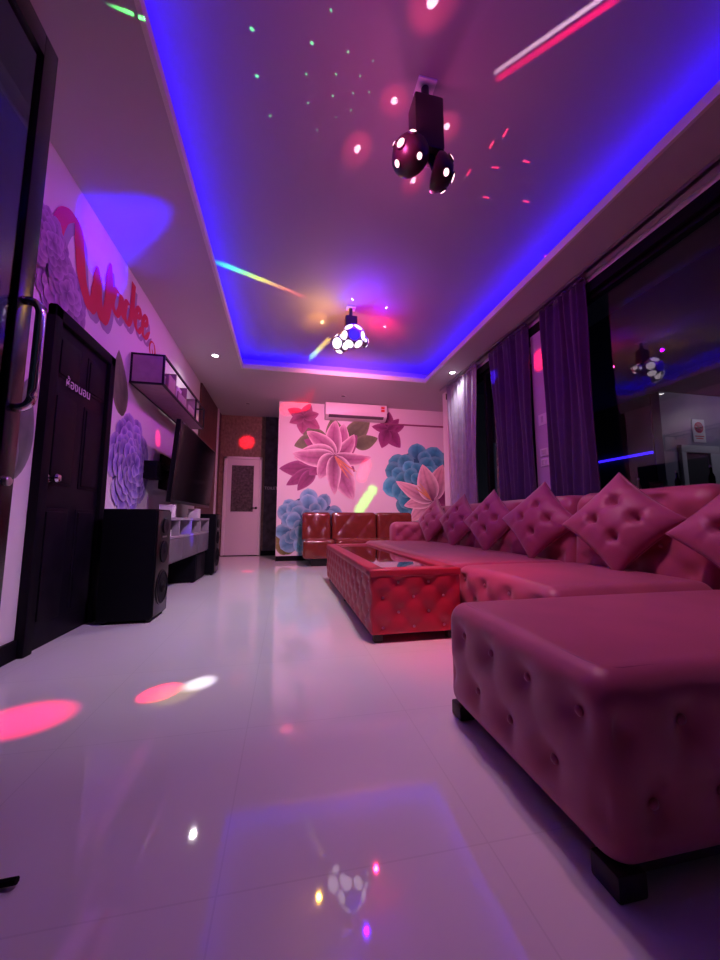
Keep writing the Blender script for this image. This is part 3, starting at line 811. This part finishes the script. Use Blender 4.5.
# ------------------------------------------------------------------ curtains
def curtain(label, y0, y1, m, x=2.635, z0=.30, z1=2.965, folds=9, pinch=(0, 0), seed=0, dropx=0):
    r_ = random.Random(seed); nu, nv = folds * 14, 26
    ph = [r_.uniform(-.5, .5) for _ in range(folds + 2)]; V, F = [], []
    for j in range(nv + 1):
        t = j / nv; z = z1 + (z0 - z1) * t
        for i in range(nu + 1):
            s = i / nu
            ya = y0 + pinch[0] * t ** .8; yb = y1 + pinch[1] * t ** .8
            y = ya + (yb - ya) * s
            k = s * folds; amp = .034 * (.75 + .35 * math.sin(2.1 * s * folds + seed))
            xx = x + amp * math.sin(2 * PI * k + ph[int(k)] * math.sin(PI * (k % 1)) * 1.5 + .5 * math.sin(2.5 * t + seed + s * 4)) + .008 * math.sin(9 * t + s * 11)
            V.append((xx + dropx * t, y + .012 * math.sin(5 * t + k), z))
    for j in range(nv):
        for i in range(nu):
            p_ = j * (nu + 1) + i; F.append((p_, p_ + 1, p_ + nu + 2, p_ + nu + 1))
    c = thing('curtain', label, 'curtain', (x, (y0 + y1) / 2, z1), 'curtains along the right wall')
    o = link('curtain_cloth', mesh_np('curtain', V, F), m, c, smooth=True)
    md = o.modifiers.new('thick', 'SOLIDIFY'); md.thickness = .004
    part('heading_tape', G().box(x - .012, x + .012, y0, y1, z1 - .01, z1 + .012, .002), m, c)
    return c
curtain('dark purple curtain hanging right of the lilac pier', 2.62, 3.17, M['curtain'], folds=7, seed=1)
curtain('dark purple curtain hanging left of the lilac pier', 3.43, 4.17, M['curtain'], folds=8, seed=2, pinch=(0, -.14))
curtain('curtain in the far corner coloured pale for the downlight above it', 4.53, 5.46, M['curtain_lit'], folds=8, seed=3, pinch=(.12, -.06))

# switches on the pier
def plate(label, y, z, w, h, dots):
    t = thing('wall_switch', label, 'switch', (XR - .015, y, z), 'switch plates on the pier')
    part('switch_plate', G().box(XR - .027, XR - .015, y - w / 2, y + w / 2, z - h / 2, z + h / 2, .003), M['white_plastic'], t)
    for k in range(dots):
        yy = y + (k - (dots - 1) / 2) * w * .36
        part('rocker', G().box(XR - .032, XR - .025, yy - w * .13, yy + w * .13, z - h * .28, z + h * .28, .002), M['white'], t)
plate('switch plate highest on the lilac pier', 3.325, 1.83, .12, .12, 1)
plate('switch plate upper of the low pair on the lilac pier', 3.325, 1.47, .12, .085, 2)
plate('switch plate lowest on the lilac pier', 3.325, 1.36, .12, .085, 2)

# ------------------------------------------------------------------ air conditioner
ac = thing('air_conditioner', 'white split air conditioner high on the back wall', 'air conditioner', (1.29, YM, 2.85))
ax0_, ax1_ = .70, 1.90
# side profile extruded along x
prof = [(YM, 2.985), (YM - .20, 2.985), (YM - .225, 2.96), (YM - .23, 2.80), (YM - .215, 2.745), (YM - .12, 2.69), (YM, 2.685)]
g = G(); A_ = [g.bm.verts.new((ax0_, y, z)) for y, z in prof]; B_ = [g.bm.verts.new((ax1_, y, z)) for y, z in prof]
for i in range(len(prof)):
    j = (i + 1) % len(prof); g.bm.faces.new((A_[i], A_[j], B_[j], B_[i]))
g.bm.faces.new(A_); g.bm.faces.new(B_[::-1])
part('housing', g, M['white_plastic'], ac, 30)
part('front_panel', G().box(ax0_ + .01, ax1_ - .01, YM - .238, YM - .226, 2.79, 2.965, .005), M['white_plastic'], ac)
R = Matrix.Rotation(math.radians(-32), 3, 'X')
part('louver', G().box(ax0_ + .06, ax1_ - .06, YM - .185, YM - .173, 2.69, 2.77, .003, 2, Matrix.Rotation(math.radians(60), 3, 'X')), M['grey'], ac)
part('energy_label', G().box(ax1_ - .13, ax1_ - .04, YM - .2395, YM - .2378, 2.83, 2.95), M['card'], ac, False)['label'] = 'red energy sticker'
part('label_print', G().box(ax1_ - .12, ax1_ - .05, YM - .2402, YM - .2395, 2.90, 2.94).box(ax1_ - .12, ax1_ - .05, YM - .2402, YM - .2395, 2.84, 2.885), M['redink'], ac.children[-1], False)
pp = tag(part('pipe_trunking', G().box(1.9, XJ, YM - .03, YM, 2.655, 2.685, .006), mat('plum_trunking', (.28, .08, .18), .6), origin=(2.3, YM, 2.67)), 'thin trunking running from air conditioner to the right corner', 'trunking')

# ------------------------------------------------------------------ ceiling lights
def downlight(label, x, y, lit=True, z=ZC):
    t = thing('downlight', label, 'light', (x, y, z), 'ceiling downlights')
    g = G(); g.lathe([(.055, 0), (.055, -.006), (.042, -.010), (.040, -.004), (.040, 0)], (x, y, z), (0, 0, 1), 32); part('trim_ring', g, M['white'], t, True)
    part('diffuser', G().cyl((x, y, z - .0045), (x, y, z - .0005), .040, n=28), M['lamp'] if lit else M['grey'], t)
    return t
DL = [(-1.0, 5.04), (2.46, 4.92)]
downlight('lit downlight in the ceiling above the media console', *DL[0])
downlight('lit downlight in the ceiling above the far curtain', *DL[1])
downlight('unlit downlight in the ceiling before the air conditioner', .98, 6.3, False)
downlight('unlit downlight in the ceiling in front of the white door', -.77, 7.1, False)

def pod_axis(v): return Vector(v).normalized()
def fixture(label, c, pods, pod_mat, mount):
    """disco light: ceiling plate, driver box, yoke and two lens covered pods"""
    f_ = thing('disco_light', label, 'light', (c[0], c[1], ZU), 'rotating disco lights on the ceiling')
    bx, by, bz0, bz1, hw, hd = mount
    part('ceiling_plate', G().box(bx - .055, bx + .055, by - .05, by + .05, ZU - .012, ZU, .003), M['white_plastic'], f_)
    part('driver_box', G().box(bx - hw, bx + hw, by - hd, by + hd, bz0, bz1, .012), M['pod'], f_)
    part('stem', G().cyl((bx, by, bz1), (bx, by, ZU - .008), .022), M['pod'], f_)
    for (pc, r, axis, lenses) in pods:
        ax = pod_axis(axis); pc = Vector(pc)
        sh_ = part('lamp_pod', G().lathe([(.0005, r), (r * .5, r * .86), (r * .8, r * .6), (r * .97, r * .22), (r, 0), (r * .98, -.12 * r), (r * .85, -.2 * r), (r * .3, -.24 * r), (.0005, -.24 * r)], pc, ax, 28), pod_mat, f_, 40)
        for (th, phi, lr, lm) in lenses:
            q = Vector((0, 0, 1)).rotation_difference(ax)
            d = q @ Vector((math.sin(th) * math.cos(phi), math.sin(th) * math.sin(phi), math.cos(th)))
            p0 = pc + d * (r * .97)
            lo = part('lens', G().lathe([(lr, 0), (lr, r * .05), (lr * .7, r * .09), (.0005, r * .11)], p0, d, 18), lm, sh_, True)
            part('lens_ring', G().lathe([(lr * 1.25, -.002), (lr * 1.25, r * .06), (lr * 1.02, r * .07), (lr * 1.02, -.002)], p0, d, 18), pod_mat, lo)
    for (pc, r, axis, lenses) in pods:
        part('yoke_arm', G().tube([(bx, by, bz0 + .03), ((bx + pc[0]) / 2, by, (bz0 + pc[2]) / 2 + .02), (pc[0], pc[1], pc[2])], .022, 10), M['black'], f_)
    return f_
LP, LW, LB = M['lens_pink'], M['lens_white'], M['lens_blue']
ring = lambda th, n, r, m, o=0.: [(th, o + 2 * PI * k / n, r, m) for k in range(n)]
F1 = Vector((.73, 1.70, 2.76)); F2 = Vector((.70, 3.86, 2.80))
fixture('pink lit disco light hanging nearest the camera', F1,
        [((.635, 1.70, 2.755), .105, (-.45, -.65, -.15), [(.25, 2.2, .023, LP), (.75, .4, .019, LP), (.95, 1.9, .015, LP), (.9, 3.3, .018, LP), (.95, 4.9, .016, LP)]),
         ((.80, 1.72, 2.715), .095, (.85, -.25, -.3), [(.1, 0, .024, LP), (.9, .4, .018, LP), (.85, 1.9, .016, LP), (.9, 3.6, .02, LP), (.9, 5.1, .018, LP)])],
        M['pod'], (.735, 1.71, 2.79, 3.12, .085, .06))
fixture('white and blue disco light hanging near the brown sofa', F2,
        [((.705, 3.84, 2.82), .125, (-.05, -1, -.25), [(0, 0, .060, LB)] + ring(.95, 6, .050, LW)),
         ((.585, 3.90, 2.76), .10, (-.6, -.7, -.35), [(0, 0, .06, LW)] + ring(1.0, 5, .04, LW)),
         ((.83, 3.92, 2.82), .07, (.9, -.3, .1), [(0, 0, .03, LW)] + ring(.9, 4, .02, LW))],
        M['pod_glow_tone'], (.70, 3.95, 2.92, 3.12, .07, .05))

# ------------------------------------------------------------------ small floor thing
tag(part('cable_end', G().tube([(-.75, .955, .008), (-.64, .957, .008), (-.56, .956, .008), (-.525, .952, .012)], .007, 8), M['black'], origin=(-.6, .955, 0)), 'end of a black cable lying on the floor at the left', 'cable')

carton('ledge_box', 'small white box on the outer ledge behind the window pane', 'box', XR + .112, 2.26, ZS, .04, .11, .125, M['white_plastic'])
def bottle(label, y, h, m):
    b = thing('bottle', label, 'bottle', (XR + .115, y, ZS), 'bottles on the outer window ledge')
    part('bottle_body', G().lathe([(.016, 0), (.018, .006), (.018, h * .6), (.008, h * .75), (.007, h * .93), (.0005, h * .93)], (XR + .115, y, ZS), (0, 0, 1), 16), m, b, True)
    part('bottle_cap', G().cyl((XR + .115, y, ZS + h * .93), (XR + .115, y, ZS + h), .009, n=12), M['steel'], b)
bottle('dark bottle on the outer ledge beside the small white box', 2.12, .19, M['gloss_black'])
bottle('pale bottle on the outer ledge behind the nearest whole cushion', 2.42, .17, M['grey'])
bottle('dark bottle on the outer ledge nearest the window mullion', 1.90, .20, M['black'])

# ------------------------------------------------------------------ porch beyond the windows
struct('ground_outside', G().box(XJ + .15, 10.5, -2, 9.5, -.1, 0), M['ground'])
struct('roof_outside', G().box(XJ + .01, 10.5, -2, 9.5, 3.02, 3.1), M['porch_dark'])
struct('wall_outside', G().box(6.45, 10.5, 5.0, 5.15, 0, 3.02), M['porch'], 'grey violet wall across the porch beyond the window')
struct('wall_outside_side', G().box(6.42, 6.47, 5.15, 9.5, 0, 3.02), M['porch_dark'])
tag(part('led_tube', G().box(6.385, 6.42, 5.16, 7.2, 1.93, 1.97, .004), M['led_out'], origin=(6.4, 6.2, 1.95)), 'blue light tube seen through the window beyond the porch', 'LED tube')
d3 = struct('door_3', G().box(6.86, 7.40, 4.985, 5.0, .02, 1.93), M['porch_dark'], 'dark doorway with a white frame across the porch')
g = G(); g.box(6.76, 6.86, 4.94, 5.0, 0, 1.93, .006); g.box(7.40, 7.62, 4.94, 5.0, 0, 1.93, .006); g.box(6.76, 7.62, 4.94, 5.0, 1.93, 2.06, .006)
part('door_frame', g, M['white'], d3)
ns = thing('no_smoking_sign', 'white no smoking sign above the doorway across the porch', 'sign', (7.25, 4.99, 2.34))
part('sign_board', G().box(7.11, 7.39, 4.982, 4.998, 2.13, 2.55, .002), M['white_plastic'], ns)
g = G(); rr = .10; n = 28; cx_, cz_ = 7.25, 2.40
g.lathe([(rr, 0), (rr, .004), (rr * .78, .004), (rr * .78, 0)], (cx_, 4.982, cz_), (0, -1, 0), 32)
g.box(cx_ - .09, cx_ + .09, 4.9775, 4.982, cz_ - .01, cz_ + .01, 0, 2, Matrix.Rotation(math.radians(45), 3, 'Y'))
part('prohibition_ring', g, M['redink'], ns)
part('cigarette_symbol', G().box(cx_ - .06, cx_ + .06, 4.979, 4.982, cz_ - .014, cz_ + .012), M['blackink'], ns, False)
g = G()
for k, z in enumerate((2.23, 2.19)): g.box(7.15 + .02 * k, 7.35 - .02 * k, 4.9795, 4.982, z, z + .018)
part('sign_print', g, M['redink'], ns, False)

# ------------------------------------------------------------------ lights
def lamp(kind, loc, col, power, size=.03, spot=None, blend=.5, target=None, name=None):
    l = bpy.data.lights.new(name or kind.lower(), kind); l.energy = power; l.color = col
    l.shadow_soft_size = size
    if kind == 'SPOT': l.spot_size = max(math.radians(1.0), spot); l.spot_blend = blend
    o = bpy.data.objects.new(name or kind.lower() + '_lamp', l); COL.objects.link(o); o.location = loc
    if target is not None:
        o.rotation_mode = 'QUATERNION'
        o.rotation_quaternion = Vector((0, 0, -1)).rotation_difference((Vector(target) - Vector(loc)).normalized())
    return o
def beam(src, tgt, rad, col, L, normal, blend=.3, off=.14, size=.002):
    """narrow ray of a disco light: rad = radius of the patch across the ray, L = brightness on a white surface"""
    src, tgt = Vector(src), Vector(tgt); d = (tgt - src); s = src + d.normalized() * off
    dist = (tgt - s).length; c = max(.12, abs(d.normalized().dot(Vector(normal))))
    return lamp('SPOT', s, col, 50 * L * dist ** 2 / c, size, 2 * math.atan(rad / dist), blend, tgt, 'disco_ray')
UP, DN, LX, RX, BY = (0, 0, 1), (0, 0, -1), (1, 0, 0), (-1, 0, 0), (0, -1, 0)

# wash of the two disco lights
P1L, P1R = Vector((.52, 1.70, 2.80)), Vector((.91, 1.72, 2.78))
P2 = F2 + Vector((0, -.02, 0))
lamp('SPOT', F1 + Vector((0, -.02, -.20)), (1., .60, .90), 50, .05, math.radians(140), .9, F1 + Vector((0, .9, -2)))
lamp('SPOT', F2 + Vector((0, .10, -.22)), (1., .66, .90), 60, .05, math.radians(105), .8, F2 + Vector((0, 1.9, -2)))
lamp('POINT', (.50, 1.56, 2.70), (1., .11, .46), 3.6, .03)
lamp('POINT', (.80, 2.00, 2.70), (1., .11, .46), 3.6, .03)
lamp('SPOT', P1L, (.76, .09, 1.), 70, .03, math.radians(86), .9, (XL, 3.1, 1.5))
lamp('SPOT', F1 + Vector((-.10, .12, -.18)), (.95, .92, 1.), 75, .04, math.radians(84), .9, (-.35, 3.3, 0))
lamp('SPOT', F2 + Vector((-.12, .0, -.20)), (1., .90, .98), 75, .04, math.radians(80), .9, (-.45, 4.2, 0))
lamp('SPOT', F1 + Vector((.16, -.04, -.16)), (1., .40, .58), 50, .03, math.radians(84), 1., (1.6, 1.2, .4))
lamp('SPOT', P1R, (1., .07, .75), 26, .03, math.radians(95), .9, (XR, 3.3, 1.6))
lamp('SPOT', F2 + Vector((-.3, .05, .0)), (.80, .10, .9), 45, .03, math.radians(95), .9, (XL, 4.4, 1.7))
lamp('SPOT', F2 + Vector((.05, .28, -.05)), (1., .23, .46), 270, .03, math.radians(110), .9, (1.1, YM, 1.7))
# glow of the far light on the tray
lamp('POINT', (.40, 3.95, 2.92), (1., .50, .05), 7.5, .02)
lamp('POINT', (1.02, 4.12, 2.92), (1., .02, .16), 8.5, .02)
lamp('POINT', (.80, 3.60, 2.95), (.10, .0, 1.), 11., .02)
# downlights
for (x, y), pw in zip(DL, (20, 24)):
    lamp('SPOT', (x, y, ZC - .02), (1., .9, .95), pw, .03, math.radians(140), .8, (x, y, 0))

# bright dots thrown on the tray by the near light
Z = ZU
for (x, y, r) in ((.58, 1.81, .022), (.42, 2.13, .024), (.95, 1.88, .022), (.64, 1.37, .030), (.87, 2.27, .02)):
    s = P1L if x < .7 else P1R
    beam(s, (x, y, Z), r, (1., .62, .74), 3.2, DN, .5, .02)
    beam(s, (x, y, Z), r * 5, (1., .05, .14), .55, DN, 1., .02)
# long streak to the right
for k in range(26):
    t_ = k / 25; beam(P1R, (1.10 + .37 * t_, 1.56 - .40 * t_, Z), .019, (1., .62, .80), .75, DN, 1., .02)
    beam(P1R, (1.13 + .37 * t_, 1.585 - .39 * t_, Z), .026, (1., .0, .08), .70, DN, 1., .02)
# rainbow streak from the far light
def ramp(cs, t):
    x = t * (len(cs) - 1); i = min(int(x), len(cs) - 2); f = x - i
    return [cs[i][q] * (1 - f) + cs[i + 1][q] * f for q in range(3)]
P2L = Vector((.44, 3.88, 2.86))
RB = ((.02, 1, .5), (.1, 1, .15), (.8, 1, .05), (1., .55, .15), (1., .2, .08), (1, .06, .06))
for k in range(14):
    t_ = k / 13; beam(P2L, (-.64 + .76 * t_, 3.49 + .34 * t_, Z), .050 - .012 * t_, ramp(RB, t_), 1.1, DN, .9, .0)
RC = ((1., .75, .05), (1., .7, .1), (.6, 1., .3), (.1, .6, 1.))
for k in range(9):
    t_ = k / 8; beam(P2L, (.53 - .20 * t_, 4.75 + .60 * t_, Z), .045, ramp(RC, t_), 1.2, DN, .9, .0)
beam(P2L, (.40, 4.32, Z), .035, (1., .75, .3), 4.5, DN, .8, .0); beam(P2L, (.32, 4.30, Z), .20, (1., .40, .02), .8, DN, 1., .0)
P2R = Vector((.95, 3.90, 2.88))
for (x, y, c1, c2, s) in ((.69, 3.78, (.9, .8, 1.), (.04, 0, 1.), P2 + Vector((0, -.18, .1))), (1.11, 3.86, (1., .7, 1.), (.04, 0., 1.), P2R), (1.20, 4.27, (1., .5, .6), (1., 0, .12), P2R)):
    beam(s, (x, y, Z), .020, c1, 6., DN, .5, .0); beam(s, (x, y, Z), .27, c2, 1.1, DN, 1., .0)
# patches on floor and walls
PB = F2 + Vector((-.02, -.18, -.14)); PW = F2 + Vector((.04, .22, .0))
beam(PB, (-.52, 1.81, 0), .085, (1., .0, .05), 2.6, UP, .6, 0); beam(PB, (-.37, 1.87, 0), .08, (1., .92, 1.), 1.2, UP, 1., 0); beam(PB, (-.45, 1.78, 0), .11, (1., .75, .1), .25, UP, 1., 0)
beam(P1L - Vector((0, 0, .2)), (-.95, 1.68, 0), .17, (1., .0, .10), 2.2, UP, .9, 0)
beam(PW - Vector((0, 0, .1)), (-.53, 5.6, 0), .11, (1., .0, .10), 1.3, UP, .8, 0)
beam(PB, (.02, 1.42, 0), .022, (1., .12, .25), .35, UP, 1., 0)
beam(PW, (-.86, YB, 2.42), .18, (1., .01, .03), 5.5, BY, .8, 0)
for k in range(3): beam(PW, (-.02 + .16 * k, YM, 2.86 + .05 * k), .14, (1., .0, .0), 3.5, BY, .6, 0)
for k in range(3): beam(PW, (1.54 - .05 * k, YM, 1.84 - .13 * k), .11, (1., .01, .02), 1.8, BY, .9, 0)
for k in range(4): beam(PW, (1.66 - .09 * k, YM, 1.33 - .13 * k), .11, (.16, 1., .04), 1.1, BY, .8, 0)
beam(P2L, (XL, 4.36, 1.66), .10, (1., .01, .08), 1.4, LX, .9, 0)
beam(P1L - Vector((0, 0, .32)), (XL, 2.92, 2.86), .36, (.01, 0., 1.), 14., LX, 1., 0)
for k in range(4): beam(P1L, (-.755 + .018 * k, 1.545 + .002 * k, ZC), .006, (.1, 1., .15), 1.0, DN, .9, 0)
beam(P2L, (-1.0, 4.33, .65), .10, (.05, .0, 1.), 1.6, LX, .6, 0)
beam(P2R, (XR, 3.31, 2.50), .15, (1., .01, .04), 2.6, RX, .9, 0)
beam(P2R, (2.6, 4.1, 2.62), .11, (.06, .02, 1.), 4.0, RX, .8, 0)
# red wash on table and seat front
lamp('SPOT', F1 + Vector((.03, -.04, -.20)), (1., .01, .08), 120, .02, math.radians(44), 1., (1.05, 2.3, .3))
# laser dots
LAS = Vector((.50, 1.85, 2.45))
for (x, y, s) in ((-0.224, 1.653, 1.60), (0.163, 1.503, 0.80), (0.080, 1.646, 1.30), (-0.214, 1.851, 1.50), (0.057, 1.786, 0.90), (0.222, 1.752, 0.90), (0.272, 1.644, 0.80), (0.356, 1.734, 0.50), (0.219, 1.860, 0.80), (0.076, 1.926, 0.70), (-0.150, 2.044, 0.60), (0.332, 1.822, 0.40), (0.423, 1.798, 0.40), (0.412, 1.654, 0.30), (0.336, 1.911, 0.35), (0.142, 2.067, 0.30), (0.251, 1.968, 0.30)):
    beam(LAS, (x, y, ZU), .0075 if s < 1 else .0105, (.12, 1., .30), 1.5 * s + .3, DN, .8, .02, 0)
for (x, y) in ((1.292, 1.906), (1.575, 1.978), (1.387, 2.060), (1.453, 2.291), (1.780, 2.260), (1.338, 1.821), (1.238, 2.114), (2.358, 2.747)):
    for k in range(3): beam((1.2, 2.1, 2.45), (x + .018 * k * (x > 1.35), y + .018 * k * (x <= 1.35), ZU), .010, (1., .03, .10), 3.0, DN, .8, .02, 0)
# porch lamp
lamp('SPOT', (7.6, 3.6, 2.9), (.75, .72, 1.), 14, .1, math.radians(150), .8, (7.4, 5.0, 1.5))
# evening sky
wd = bpy.data.worlds.new('night'); SC.world = wd; wd.use_nodes = True
wd.node_tree.nodes['Background'].inputs['Color'].default_value = (.02, .03, .06, 1)
wd.node_tree.nodes['Background'].inputs['Strength'].default_value = .25

# ------------------------------------------------------------------ camera and view
cd = bpy.data.cameras.new('camera'); cam = bpy.data.objects.new('camera', cd); COL.objects.link(cam)
cd.sensor_fit = 'HORIZONTAL'; cd.sensor_width = 36; cd.lens = 18.0; cd.clip_start = .02
cam.location = (0, 0, .75); cam.rotation_euler = (math.radians(90 + 6.3), 0, math.radians(-11.6))
SC.camera = cam
SC.view_settings.view_transform = 'Standard'; SC.view_settings.look = 'None'; SC.view_settings.gamma = 1; SC.view_settings.exposure = 0
try: SC.view_settings.use_curve_mapping = False
except Exception: pass
SC.cycles.max_bounces = 8; SC.cycles.sample_clamp_indirect = 4; SC.cycles.use_denoising = True
SC.cycles.caustics_refractive = False; SC.cycles.caustics_reflective = False
